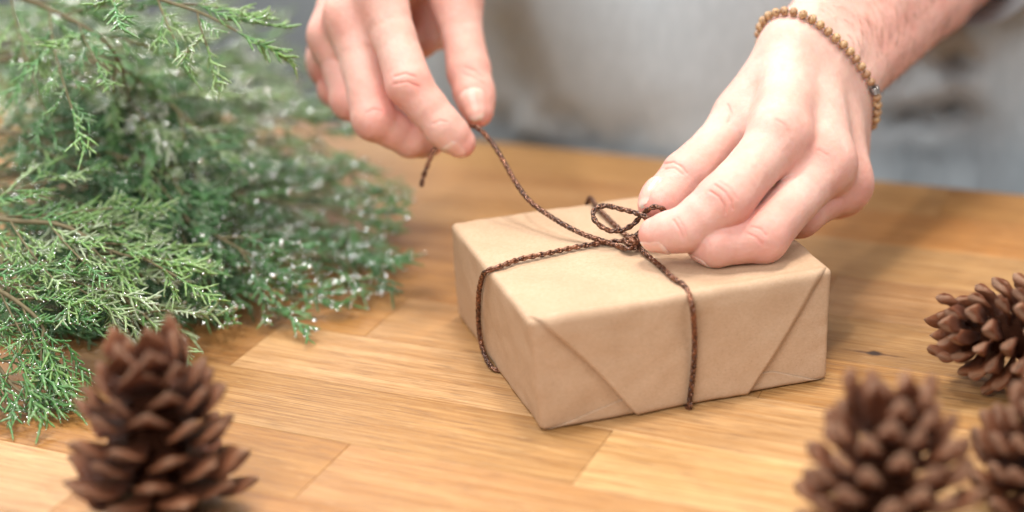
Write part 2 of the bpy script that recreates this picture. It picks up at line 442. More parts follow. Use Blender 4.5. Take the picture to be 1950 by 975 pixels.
def frames(p):
    t = np.gradient(p, axis=0); t /= np.linalg.norm(t, axis=1, keepdims=True)+1e-12
    n = np.zeros_like(p); a = np.cross(t[0], [0.3, .2, 1.0]); a /= np.linalg.norm(a)
    for i in range(len(p)):
        a = a-t[i]*(a@t[i]); a /= np.linalg.norm(a); n[i] = a
    return t, n, np.cross(t, n)
def tube(center, rad, sides=6):
    t, n, b = frames(center); k = len(center); rad = np.broadcast_to(rad, (k,))
    a = np.arange(sides)*2*math.pi/sides
    V = (center[:, None]+(n[:, None]*np.cos(a)[None, :, None]+b[:, None]*np.sin(a)[None, :, None])*rad[:, None, None]).reshape(-1, 3)
    i = np.arange(k-1)[:, None]*sides; j = np.arange(sides)[None]; j2 = (j+1) % sides
    F = np.stack([i+j, i+j2, i+sides+j2, i+sides+j], -1).reshape(-1, 4)
    return V, F
def merge(parts):
    V = []; F = []; o = 0
    for v, f in parts: V.append(v); F.append(f+o); o += len(v)
    return np.vstack(V), np.vstack(F)
def braid(pts, r=1.14, pitch=8.2, phase=0):
    p, s = smooth_path(pts); t, n, b = frames(p)
    sr = r*.54; r0 = r*.47; out = []
    for cw in (1, -1):
        for k in (0, 1):
            w = 2*math.pi*s/pitch + phase
            th = cw*w + math.pi*k
            rr = r0*(1+.20*cw*np.cos(2*w))
            c = p + n*(np.cos(th)*rr)[:, None] + b*(np.sin(th)*rr)[:, None]
            out.append(tube(c, sr, 6))
    # core
    out.append(tube(p, r*.35, 5))
    return merge(out)
kz = 48+1.4
K = UN(1206, 464, kz)
cord = thing('cord', 'dark brown braided metallic cord tied crosswise round the gift, one end held in the fingers', 'cord', tuple(K*[1, 1, 0]))
korg = np.array(cord.location)/S
def on_top(px, py, h=49.6): return UN(px, py, h)
def on_plane(px, py, a, n, off):
    d = _F + VX*(px-CX)/FPX - VU*(py-CY)/FPX
    return CAM+d*(((a-CAM)@n)/(d@n))+n*off
n_l = nrm(np.cross(A1-A0, D0-A0)); n_l = n_l*np.sign(n_l@(A0-B0))
n_f = nrm(np.cross(B0-A0, A1-A0)); n_f = n_f*np.sign(n_f@(A0-D0))
def OL(px, py, off=1.7): return on_plane(px, py, A0, n_l, off)
def OF(px, py, off=3.0): return on_plane(px, py, A0, n_f, off)
def RF(y, z, off=1.8):
    """a point just outside the far right side of the box"""
    return hexmap(np.array([[1.0, y, z]]))[0]-e_l*off
def cordpart(name, pts, **k):
    V, F = braid(pts, **k); return link(name, V-korg, F, CORD, cord)
e_l = nrm((A0-B0)*[1, 1, 0]); e_f = nrm((A0-D0)*[1, 1, 0]); 
Lt = UN(933, 516, 48); Lb = UN(944, 706, 0)
Ft = UN(1301, 547, 48); Fb = UN(1307, 772, 0)
Bt = UN(1124, 383, 48); Rt = UN(1478, 420, 48)
up = np.array([0, 0, 1.0])
cordpart('cord_band', [on_top(1197, 458, 50.6), on_top(1160, 461), on_top(1110, 468), on_top(1040, 483), on_top(985, 495), on_top(948, 509, 49.5), Lt+e_l*1.3+up*.2,
                       OL(922, 540), OL(918, 590), OL(921, 638), OL(930, 674), UN(942, 703, 1.3), UN(962, 706, 1.0)])
cordpart('cord_band', [on_top(1212, 466, 50.4), on_top(1230, 484), on_top(1258, 508), on_top(1284, 531, 49.5), Ft+e_f*1.2+up*1.0, OF(1311, 572), OF(1317, 640), OF(1314, 705), OF(1308, 755), OF(1307, 771), Fb-e_f*12+up*.9], phase=1)
cordpart('cord_band', [on_top(1206, 460, 50.4), on_top(1188, 444), on_top(1160, 418), on_top(1138, 396), Bt+up*1.2-e_f*.5, Bt-e_f*4-up*3, Bt-e_f*4.6-up*25, Bt*[1, 1, 0]-e_f*4+up*2], phase=2)
cordpart('cord_band', [on_top(1206, 462, 50.4), on_top(1260, 454), on_top(1340, 441), on_top(1440, 425), RF(.60, .995, .8)+up*.8, RF(.60, .93), RF(.60, .5), RF(.60, .06), RF(.60, .02, 1.5)+e_l*10], phase=3)
# knot
KC = UN(1206, 459, 52.5)
kn = []
for (ax, r1, ph, tl) in ((0, 3.3, .3, .3), (1, 3.0, 1.5, 1.1), (2, 2.6, 2.2, -.7)):
    a = np.linspace(0, 2*math.pi, 14)
    pts = []
    for x in a:
        v = np.array([math.cos(x)*r1, math.sin(x)*r1*.75, math.sin(2*x+ph)*.9])
        M = Matrix.Rotation(tl, 3, 'X') @ Matrix.Rotation(ph, 3, 'Z') @ Matrix.Rotation(ax*1.1, 3, 'Y')
        pts.append(KC+np.array(M @ Vector(v)))
    kn.append(braid(pts, r=1.2, phase=ph))
V, F = merge(kn); link('cord_knot', V-korg, F, CORD, cord)
cordpart('cord_loop', [P(1208, 452, 678), P(1221, 441, 672), P(1239, 433, 668), P(1245, 423, 666.5), P(1235, 415, 666.5), P(1220, 409, 668), P(1203, 403, 672), P(1178, 397, 675), P(1154, 392, 676), P(1136, 396, 676), P(1129, 408, 675), P(1134, 421, 673.5),
                       P(1149, 434, 672.5), P(1166, 440, 672.5), P(1184, 438, 673), P(1205, 428, 672.8), P(1221, 411, 671), P(1233, 400, 666.5), P(1247, 394, 664), P(1260, 397, 663.5), P(1267, 407, 665), P(1262, 424, 668), P(1240, 441, 672), P(1212, 455, 681)])
cordpart('cord_end', [on_top(1212, 470, 51), on_top(1196, 473, 50.8), P(1172, 467, 677), P(1146, 458, 678), P(1113, 447, 682), P(1080, 431, 686), P(1045, 410, 691), P(1010, 384, 697), P(985, 352, 703), P(962, 312, 709), P(940, 276, 714), P(922, 254, 718), P(908, 243, 722),
                      P(890, 240, 730), P(866, 248, 738), P(844, 268, 738), P(824, 292, 735), P(814, 315, 733), P(806, 338, 732), P(802, 356, 731)], phase=.5)

# ------------------------------------------------------------------ implicit surfaces for the hands
class Body:
    def __init__(s): s.groups = []          # (list of cones, k inside, k to the rest)
    def add(s, cones, k=3.0, kout=1.0):
        s.groups.append((np.array([np.r_[a, b, ra, rb] for a, b, ra, rb in cones], float), k, kout))
    @staticmethod
    def cone(p, c):
        a, b, ra, rb = c[:3], c[3:6], c[6], c[7]; ba = b-a; pa = p-a
        t = np.clip(pa@ba/(ba@ba+1e-9), 0, 1)
        return np.linalg.norm(pa-t[:, None]*ba, axis=1)-(ra+(rb-ra)*t)
    @staticmethod
    def smin(a, b, k):
        h = np.maximum(k-np.abs(a-b), 0)/k
        return np.minimum(a, b)-h*h*h*k/6
    def sdf(s, p, cull=None):
        tot = None
        for cones, k, kout in s.groups:
            d = None
            for c in cones:
                if cull is not None:
                    m, R = cull
                    if Body.cone(m[None], c)[0] > R+9: continue
                e = Body.cone(p, c); d = e if d is None else Body.smin(d, e, k)
            if d is None: continue
            tot = d if tot is None else Body.smin(tot, d, kout)
        return np.full(len(p), 99.0) if tot is None else tot
    def mesh(s, h=.7, B=16):
        lo = np.min([np.min(np.minimum(g[0][:, :3], g[0][:, 3:6])-g[0][:, 6:8].max(), axis=0) for g in s.groups], axis=0)-4
        hi = np.max([np.max(np.maximum(g[0][:, :3], g[0][:, 3:6])+g[0][:, 6:8].max(), axis=0) for g in s.groups], axis=0)+4
        nb = np.ceil((hi-lo)/(h*B)).astype(int); R = h*B*.87+.1
        g = np.stack(np.meshgrid(*[np.arange(n) for n in nb], indexing='ij'), -1).reshape(-1, 3)
        cen = lo+(g+.5)*h*B
        d = s.sdf(cen); act = g[np.abs(d) < R+4]
        N = nb*B+2
        ck = []; cp = []; qs = []
        off = np.stack(np.meshgrid(*[np.arange(B+2)]*3, indexing='ij'), -1)
        for b in act:
            base = b*B; pts = lo+(base+off.reshape(-1, 3)-0)*h
            f = s.sdf(pts, (lo+(b+.5)*h*B, R+2)).reshape(B+2, B+2, B+2)
            if f.min() > 0 or f.max() < 0: continue
            ins = f < 0
            # cells 0..B-1
            c8 = [ins[i:i+B, j:j+B, k:k+B] for i in (0, 1) for j in (0, 1) for k in (0, 1)]
            sm = sum(x.astype(np.int8) for x in c8); m = (sm > 0) & (sm < 8)
            ii = np.argwhere(m)
            if len(ii):
                acc = np.zeros((len(ii), 3)); cnt = np.zeros(len(ii))
                for ax in range(3):
                    for o1 in (0, 1):
                        for o2 in (0, 1):
                            st = np.zeros(3, int); oth = [x for x in range(3) if x != ax]; st[oth[0]] = o1; st[oth[1]] = o2
                            a = ii+st; e = a.copy(); e[:, ax] += 1
                            fa = f[a[:, 0], a[:, 1], a[:, 2]]; fb = f[e[:, 0], e[:, 1], e[:, 2]]
                            x = (fa < 0) != (fb < 0); t = np.where(x, fa/(fa-fb+1e-12), 0)
                            pos = a.astype(float); pos[:, ax] += t
                            acc += pos*x[:, None]; cnt += x
                cp.append(lo+(base+acc/cnt[:, None])*h)
                gi = ii+base; ck.append((gi[:, 0]*N[1]+gi[:, 1])*N[2]+gi[:, 2])
            for ax in range(3):
                # edges owned by nodes 1..B so that all four cells exist somewhere
                sl = [slice(1, B+1)]*3; sl2 = list(sl); sl2[ax] = slice(2, B+2) if True else None
                sl0 = list(sl); 
                a = ins[tuple(sl0)]; e = ins[tuple(sl2)]
                x = np.argwhere(a != e)
                if not len(x): continue
                n0 = x+1; fl = a[x[:, 0], x[:, 1], x[:, 2]]
                o1, o2 = [(1, 2), (2, 0), (0, 1)][ax]
                cells = []
                for d1, d2 in ((0, 0), (-1, 0), (-1, -1), (0, -1)):
                    c = n0.copy(); c[:, o1] += d1; c[:, o2] += d2; c = c+base
                    cells.append((c[:, 0]*N[1]+c[:, 1])*N[2]+c[:, 2])
                q = np.stack(cells, 1); q[~fl] = q[~fl][:, ::-1]
                qs.append(q)
        ck = np.concatenate(ck); cp = np.vstack(cp); qs = np.vstack(qs)
        o = np.argsort(ck); ck = ck[o]; cp = cp[o]
        idx = np.searchsorted(ck, qs); idx = np.clip(idx, 0, len(ck)-1)
        ok = (ck[idx] == qs).all(1); idx = idx[ok]
        for _ in range(3):
            f, gr = s.grad(cp); cp = cp-gr*np.clip(f, -.6, .6)[:, None]
        return cp, idx
    def grad(s, p, e=.12):
        out = np.zeros((len(p), 3)); f = np.zeros(len(p)); C_ = 14.0
        g = np.floor((p-p.min(0))/C_).astype(np.int64); key = (g[:, 0]*4096+g[:, 1])*4096+g[:, 2]
        o = np.argsort(key, kind='stable'); cuts = np.flatnonzero(np.diff(key[o]))+1
        for ix in np.split(o, cuts):
            q = p[ix]; m = (q.min(0)+q.max(0))/2; cull = (m, np.linalg.norm(q-m, axis=1).max()+1)
            n = len(q); qq = np.concatenate([q, q+[e, 0, 0], q+[0, e, 0], q+[0, 0, e]])
            v = s.sdf(qq, cull).reshape(4, n); f[ix] = v[0]
            gr = ((v[1:]-v[0])/e).T; out[ix] = gr/(np.linalg.norm(gr, axis=1, keepdims=True)+1e-9)
        return f, out

def PP(a): return P(*a)
def finger(j, r, pipb=.35):
    """j: MCP, PIP, DIP, TIP triples (px, py, depth); r: four radii"""
    m, p, d, t = [PP(x) for x in j]
    t2 = t-nrm(t-d)*r[3]*.9
    mid1 = (m+p)/2; mid2 = (p+d)/2
    w1 = (r[0]+r[1])/2*.90; w2 = (r[1]+r[2])/2*.93; w3 = (r[2]+r[3])/2*1.0
    return [(m, mid1, r[0], w1), (mid1, p, w1, r[1]), (p, mid2, r[1], w2), (mid2, d, w2, r[2]), (d, (d+t2)/2, r[2], w3), ((d+t2)/2, t2, w3, r[3]*.93)]
def root_cone(j, ra, f=.32):
    m, p = PP(j[0]), PP(j[1]); return (m, m+(p-m)*f, ra, ra*.95)
HANDS = {}
# ---- the hand on the right of the picture (pinching the bow)
R = {}
R['index'] = [(1485, 262, 674), (1378, 384, 651), (1303, 437, 650), (1219, 452, 658)]
R['middle'] = [(1574, 312, 682), (1452, 451, 655), (1364, 464, 652), (1310, 460, 660)]
R['ring'] = [(1606, 350, 700), (1520, 404, 682), (1458, 398, 692), (1432, 366, 706)]
R['pinky'] = [(1600, 358, 722), (1556, 384, 722), (1506, 388, 722), (1500, 372, 716)]
R['thumb'] = [(1420, 222, 708), (1308, 335, 688), (1266, 382, 683), (1234, 412, 676)]
WR = (1558, 128, 716)
def hand_R():
    b = Body()
    w = PP(WR); fi = {k: [PP(x) for x in v] for k, v in R.items()}
    wdir = None
    elbow = P(1900, -215, 880); fm = P(1730, -45, 798)
    across = nrm(P(1650, 215, 728)-P(1470, 70, 708))
    palm = []
    for k, off, ra, rb in (('index', -15, 12.5, 12), ('middle', -6, 12, 13), ('ring', 6, 12, 12.5), ('pinky', 16, 12, 13)):
        palm.append((fi[k][0], w+across*off, ra, rb))
    th = fi['thumb']
    palm.append((th[0], w+across*(-16), 13.5, 12.5))
    palm.append((th[0], fi['index'][0], 8.5, 9.0))
    palm.append((P(1500, 250, 702), P(1590, 330, 716), 12, 11))
    # wrist and forearm: two bones side by side
    palm.append((w-across*14, fm-across*17, 14.5, 19)); palm.append((w+across*14, fm+across*17, 14.0, 19))
    palm.append((w, fm, 17, 24))
    palm.append((fm-across*15, elbow-across*14, 20, 32)); palm.append((fm+across*15, elbow+across*14, 20, 32))
    palm += [root_cone(R[k], ra) for k, ra in (('thumb', 11.2), ('index', 11.6), ('middle', 11.2), ('ring', 11.2), ('pinky', 11.0))]
    b.add(palm, k=10, kout=6)
    ks = [(P(1483, 240, 666), P(1487, 248, 667), 5.4, 5.4), (P(1562, 292, 675), P(1566, 300, 676), 5.6, 5.4), (P(1612, 345, 693), P(1613, 350, 694), 5.0, 5), (P(1524, 190, 689), P(1530, 186, 691), 4.6, 4.4)]
    b.add(ks, k=4, kout=9)
    b.add(finger(R['thumb'], (11.5, 11.0, 10.4, 8.6)), k=2.6, kout=2)
    b.add(finger(R['index'], (12.0, 11.5, 9.2, 7.7)), k=2.6, kout=1.5)
    b.add(finger(R['middle'], (11.2, 10.7, 9.3, 7.8)), k=2.6, kout=.8)
    b.add(finger(R['ring'], (11.6, 10.8, 9.4, 8.2)), k=2.6, kout=.8)
    b.add(finger(R['pinky'], (11.4, 9.8, 8.8, 7.4)), k=2.6, kout=.8)
    return b
L = {}
L['index'] = [(722, -20, 728), (779, 160, 716), (842, 240, 716), (897, 290, 722)]
L['middle'] = [(668, 30, 736), (713, 226, 726), (782, 264, 735), (842, 270, 748)]
L['ring'] = [(636, 70, 752), (668, 190, 744), (735, 225, 760), (790, 215, 772)]
L['pinky'] = [(632, 115, 770), (640, 170, 766), (690, 200, 778), (740, 190, 786)]
L['thumb'] = [(868, -10, 752), (893, 135, 744), (903, 175, 740), (916, 238, 734)]
WL = (760, -285, 790)
def hand_L():
    b = Body()
    w = PP(WL); fi = {k: [PP(x) for x in v] for k, v in L.items()}
    across = nrm(P(660, -250, 812)-P(850, -280, 778))
    palm = []
    for k, off, ra, rb in (('index', -17, 12, 13), ('middle', -6, 12, 13), ('ring', 6, 12, 12.5), ('pinky', 16, 12, 13)):
        palm.append((fi[k][0], w+across*off, ra, rb))
    th = fi['thumb']
    cmc = P(850, -190, 784)
    palm.append((th[0], cmc, 12, 14)); palm.append((cmc, w-across*10, 14, 14))
    palm.append((P(800, -60, 764), P(700, 20, 770), 11, 12)); palm.append((P(810, -120, 768), P(690, -60, 776), 14, 13))
    palm.append((P(800, -90, 786), P(836, 62, 778), 11, 8)); palm.append((P(770, -90, 786), P(800, 80, 770), 11, 8))
    elbow = P(640, -700, 930)
    palm.append((w-across*14, elbow-across*14, 14, 30)); palm.append((w+across*14, elbow+across*14, 14, 30)); palm.append((w, elbow, 18, 34))
    palm += [root_cone(L[k], ra) for k, ra in (('thumb', 10.8), ('index', 10.8), ('middle', 10.6), ('ring', 10.2), ('pinky', 9.4))]
    b.add(palm, k=10, kout=6)
    b.add(finger(L['thumb'], (11.0, 9.9, 9.4, 7.6)), k=2.6, kout=2)
    b.add(finger(L['index'], (11.2, 10.3, 8.7, 7.3)), k=2.6, kout=1.2)
    b.add(finger(L['middle'], (11.0, 10.2, 8.6, 7.2)), k=2.6, kout=.7)
    b.add(finger(L['ring'], (10.6, 9.6, 8.4, 7.2)), k=2.6, kout=.7)
    b.add(finger(L['pinky'], (9.8, 8.6, 7.6, 6.6)), k=2.6, kout=.7)
    return b
def project(p):
    d = p-CAM; z = d@_F
    return np.stack([CX+FPX*(d@VX)/z, CY-FPX*(d@VU)/z, z], 1)
def seg_dist(xy, pts):
    best = np.full(len(xy), 1e9)
    for a, b in zip(pts[:-1], pts[1:]):
        a = np.array(a, float); b = np.array(b, float); ba = b-a
        t = np.clip((xy-a)@ba/(ba@ba), 0, 1); best = np.minimum(best, np.linalg.norm(xy-a-t[:, None]*ba, axis=1))
    return best
# skin creases, drawn where they cross the back of each joint: (points, depth mm, half width px)
CR_R = [([(1362, 352), (1381, 366), (1393, 384), (1396, 398)], .45, 2.2), ([(1352, 364), (1368, 374), (1380, 392), (1381, 406)], .40, 2.2), ([(1372, 346), (1392, 360), (1403, 378)], .25, 2.0),
        ([(1283, 420), (1293, 436), (1300, 452)], .30, 2.0), ([(1291, 415), (1303, 432), (1306, 446)], .2, 1.8),
        ([(1432, 432), (1448, 436), (1458, 448)], .3, 2.2), ([(1425, 445), (1440, 452), (1450, 464)], .25, 2.2),
        ([(1262, 312), (1282, 309), (1298, 318), (1308, 330)], .40, 2.0), ([(1266, 322), (1284, 320), (1300, 332)], .30, 2.0),
        ([(1386, 200), (1392, 216), (1388, 232)], .35, 2.5), ([(1478, 228), (1494, 238), (1500, 250)], .2, 3.0), ([(1560, 286), (1576, 296)], .2, 3)]
CR_L = [([(752, 146), (772, 140), (790, 146)], .4, 2.5), ([(750, 160), (775, 156), (797, 165)], .35, 2.5), ([(825, 236), (838, 230), (850, 232)], .25, 2.5),
        ([(886, 128), (902, 134), (920, 148)], .35, 2.5), ([(884, 142), (903, 148), (922, 160)], .3, 2.5), ([(700, 214), (712, 208), (728, 212)], .3, 3)]
SKIN = mat_skin(); NAIL = mat_nail()
person = thing('person', 'person in a grey sweater behind the table, both hands tying the brown cord bow', 'person', tuple(E1*(-215)+E2*960))
porg = np.array(person.location)/S
bodies = []
def mk_hand(body, joints, creases, h):
    v, f = body.mesh(h)
    _, g = body.grad(v)
    pr = project(v); facing = np.einsum('ij,ij->i', g, nrm_rows(CAM-v)) > .05
    disp = np.zeros(len(v)); flush_glow = np.zeros(len(v))
    for pts, dep, wd in creases:
        zc = 0
        d = seg_dist(pr[:, :2], pts); on = facing
        disp -= on*dep*1.35*np.exp(-(d/(wd*.95))**2); flush_glow += on*.30*np.exp(-(d/(wd*2.2))**2)
    for k, jj in joints.items():
        m, p, dd, t = [PP(x) for x in jj]
        for c, r, a in ((m, 15, .42), (p, 13, .50), (dd, 10, .22), (t, 10, .60)):
            flush_glow += a*np.exp(-(np.linalg.norm(v-c, axis=1)/r)**2 * 1.0)*1.5
    flush_glow += .55*np.exp(-(np.linalg.norm(v-PP(R['thumb'][3]), axis=1)/9)**2)  # pink light at the thumb tip, painted in as redder skin
    wv_ = PP(WR); el = P(1900, -215, 880); flush_glow += .38*np.clip(((v-wv_)@nrm(el-wv_)-4)/25, 0, 1)
    flush_glow = np.clip(flush_glow*(.75+.35*fbm(v, .05, 4, 2)), 0, .95)
    disp += .10*fbm(v, .10, 11, 2)
    # tendons and veins raise the back of the hand very slightly
    disp += .22*fbm(v, .03, 21, 2)
    return v+g*disp[:, None], f, flush_glow
def nrm_rows(a): return a/(np.linalg.norm(a, axis=1, keepdims=True)+1e-12)
bR, bL = hand_R(), hand_L()
vR, fR, flR = mk_hand(bR, R, CR_R, .52)
vL, fL, flL = mk_hand(bL, L, CR_L, .62)
# forearm skin is a little redder
V = np.vstack([vR, vL]); Fq = np.vstack([fR, fL+len(vR)])
link('body', V-porg, Fq, SKIN, person, attrs={'flush_glow': np.r_[flR, flL]})

def nail(body, dip, tip, dorsal, width, length, r):
    d, t = PP(dip), PP(tip); ax = nrm(t-d); D = np.array(dorsal, float); D = nrm(D-ax*(D@ax)); Wd = np.cross(ax, D)
    nu, nv = 15, 17; V = []; T = []
    c0 = t-ax*(length*.52+.6)
    O = []; D_ = []; OFF = []
    for j in range(nv):
        v = -1+2*j/(nv-1)
        lim = 1.0 if -.55 < v < .6 else (1-((abs(v)-.55)/.45)**2.6*.42 if v < 0 else 1-((v-.6)/.4)**2.5*.30)
        for i in range(nu):
            u = (-1+2*i/(nu-1))*lim
            ang = u*width/2/r; dr = D*math.cos(ang)+Wd*math.sin(ang)
            O.append(c0+ax*(v*length/2 + (1-abs(u)**2)*(.9 if v > .8 else 0)*(v-.8)*5*.5 - (1-u*u)*(v < -.8)*.6)); D_.append(dr)
            OFF.append(.26-.34*(abs(u)/lim)**4 - (.30 if v < -.9 else 0)); T.append((v+1)/2)
    D_ = np.array(D_); V = surf_many(body, np.array(O), D_, r+4, 14)+D_*np.array(OFF)[:, None]
    F = np.array([(j*nu+i, j*nu+i+1, (j+1)*nu+i+1, (j+1)*nu+i) for j in range(nv-1) for i in range(nu-1)])
    n = len(V)
    cen = np.array([c0]*n); back = V-nrm_rows(V-cen)*.35
    per = [i for i in range(nu)]+[j*nu+nu-1 for j in range(1, nv)]+[(nv-1)*nu+i for i in range(nu-2, -1, -1)]+[j*nu for j in range(nv-2, 0, -1)]
    F2 = np.array([(a, a+n, b+n, b) for a, b in zip(per, per[1:]+per[:1])])
    return link('fingernail', np.vstack([V, back])-porg, np.vstack([F, F[:, ::-1]+n, F2]), NAIL, person, attrs={'tip': np.r_[T, T]})
def surf_many(body, O, D, s0=60, n=26):
    O = np.atleast_2d(O); D = np.atleast_2d(D); t = np.full(len(D), float(s0))
    for _ in range(n):
        f = body.sdf(O+D*t[:, None]); t -= np.maximum(f-.03, 0)*.85
    return O+D*t[:, None]
tocam = -_F
nail(bR, R['index'][2], R['index'][3], -VU*1.0+tocam*.55, 10.5, 11.0, 7.6)
nail(bR, R['thumb'][2], R['thumb'][3], -VX*.9+VU*.55+tocam*.35, 13, 13, 8.6)
nail(bL, L['index'][2], L['index'][3], -VU*.75-VX*.35+tocam*.85, 11, 11.5, 7.4)
nail(bL, L['thumb'][2], L['thumb'][3], tocam*1.0-VX*.25, 12, 13, 8.2)
nail(bR, R['middle'][2], R['middle'][3], -VU*1.0-VX*.5-tocam*.2, 11, 11, 8.0)
nail(bL, L['middle'][2], L['middle'][3], -VU*1.0-tocam*.1, 11, 11, 7.8)

#
def bracelet():
    root = thing('bracelet', 'stretch bracelet of small round tan stone beads round the wrist', 'bracelet', tuple(PP(WR)))
    org = np.array(root.location)/S
    # plane through three points seen on the arm
    a, b, c = P(1462, 60, 716), P(1598, 92, 702), P(1652, 238, 726)
    n = nrm(np.cross(b-a, c-a)); o = (a+c)/2+nrm((a+c)/2-b)*0+ -0*n
    o = PP(WR)+n*((a-PP(WR))@n)
    e1 = nrm((b-o)-n*((b-o)@n)); e2 = np.cross(n, e1)
    ring = []
    t = np.arange(160)/160*2*math.pi; rd = np.outer(np.cos(t), e1)+np.outer(np.sin(t), e2)
    ring = surf_many(bR, np.tile(o, (160, 1)), rd)+rd*2.1
    ring = np.vstack([ring, ring[:1]]); d = np.r_[0, np.cumsum(np.linalg.norm(np.diff(ring, axis=0), axis=1))]
    n_b = int(d[-1]/4.35); s = np.arange(n_b)*d[-1]/n_b
    pts = np.stack([np.interp(s, d, ring[:, k]) for k in range(3)], 1)
    # one bead mesh, slightly barrel shaped
    vs = []; fs = []
    ns, nr = 16, 10
    for i in range(nr+1):
        th = math.pi*i/nr
        for j in range(ns):
            ph = 2*math.pi*j/ns; vs.append((2.1*math.sin(th)*math.cos(ph), 2.1*math.sin(th)*math.sin(ph), 1.9*math.cos(th)))
    for i in range(nr):
        for j in range(ns): fs.append((i*ns+j, i*ns+(j+1) % ns, (i+1)*ns+(j+1) % ns, (i+1)*ns+j))
    BM = mat_bead(); SM = mat_plain('dull_silver', (.35, .33, .32), .3, Metallic=1.0)
    tmpl = link('bead', np.array(vs), np.array(fs), BM, root)
    metal_i = int(np.argmin(np.linalg.norm(project(pts)[:, :2]-np.array([1648, 173]), axis=1)))
    first = True
    for i, p in enumerate(pts):
        if i == metal_i: continue
        o_ = tmpl if first else tmpl.copy()
        if not first: COL.objects.link(o_); o_.parent = root
        first = False
        o_.location = (p-org)*S
        t = pts[(i+1) % len(pts)]-pts[i-1]
        o_.rotation_euler = Vector(t).to_track_quat('Z', 'Y').to_euler(); k = random.uniform(.93, 1.05); o_.scale = (k, k, k)
    # ribbed metal bead
    p = pts[metal_i]; t = nrm(pts[(metal_i+1) % len(pts)]-pts[metal_i-1]); tr = []
    x = nrm(np.cross(t, n)); 
    for q in (-1.2, 0, 1.2):
        a = np.linspace(0, 2*math.pi, 15)
        c = p-org+t*q+np.outer(np.cos(a), x)*1.6+np.outer(np.sin(a), np.cross(t, x))*1.6
        tr.append(tube(c, .55, 6))
    V, F = merge(tr); mb = link('metal_bead', V, F, SM, root)
    link('elastic', *(lambda q: (q[0], q[1]))(tube(ring[:-1]-org, .4, 5)), SM, root)
bracelet()

# ------------------------------------------------------------------ hair on the forearm
def arm_hair(n=2600):
    w, fm = P(1575, 105, 722), P(1880, -190, 868)
    ax = nrm(fm-w); x = nrm(np.cross(ax, tocam)); y = np.cross(x, ax); out = []
    sgn = 1 if y@tocam > 0 else -1
    sv = rng.uniform(-.02, .8, n); th = rng.uniform(-1.9, 1.9, n)
    keep = rng.random(n) < .35+.65*np.minimum(1, sv*2.2+.2); sv = sv[keep]; th = th[keep]
    O = w+np.outer(sv, fm-w); D = np.outer(np.cos(th)*sgn, y)+np.outer(np.sin(th), x)
    for p, dr in zip(surf_many(bR, O, D, 75), D):
        tg = nrm(-ax*.55+x*.85+rng.normal(0, .22, 3)); tg = nrm(tg-dr*(tg@dr)*.9)
        ln = random.uniform(4, 9); k = np.linspace(0, 1, 5)[:, None]
        c = p+tg*ln*k+dr*(.9*np.sin(k*2.6))*random.uniform(.3, 1.1)-ax*ln*.25*k*k
        out.append(tube(c, np.linspace(.055, .02, 5), 3))
    V, F = merge(out)
    o = link('arm_hair', V-porg, F, mat_plain('brown_hair', (.16, .075, .04), .4), person); o['kind'] = 'stuff'
arm_hair()

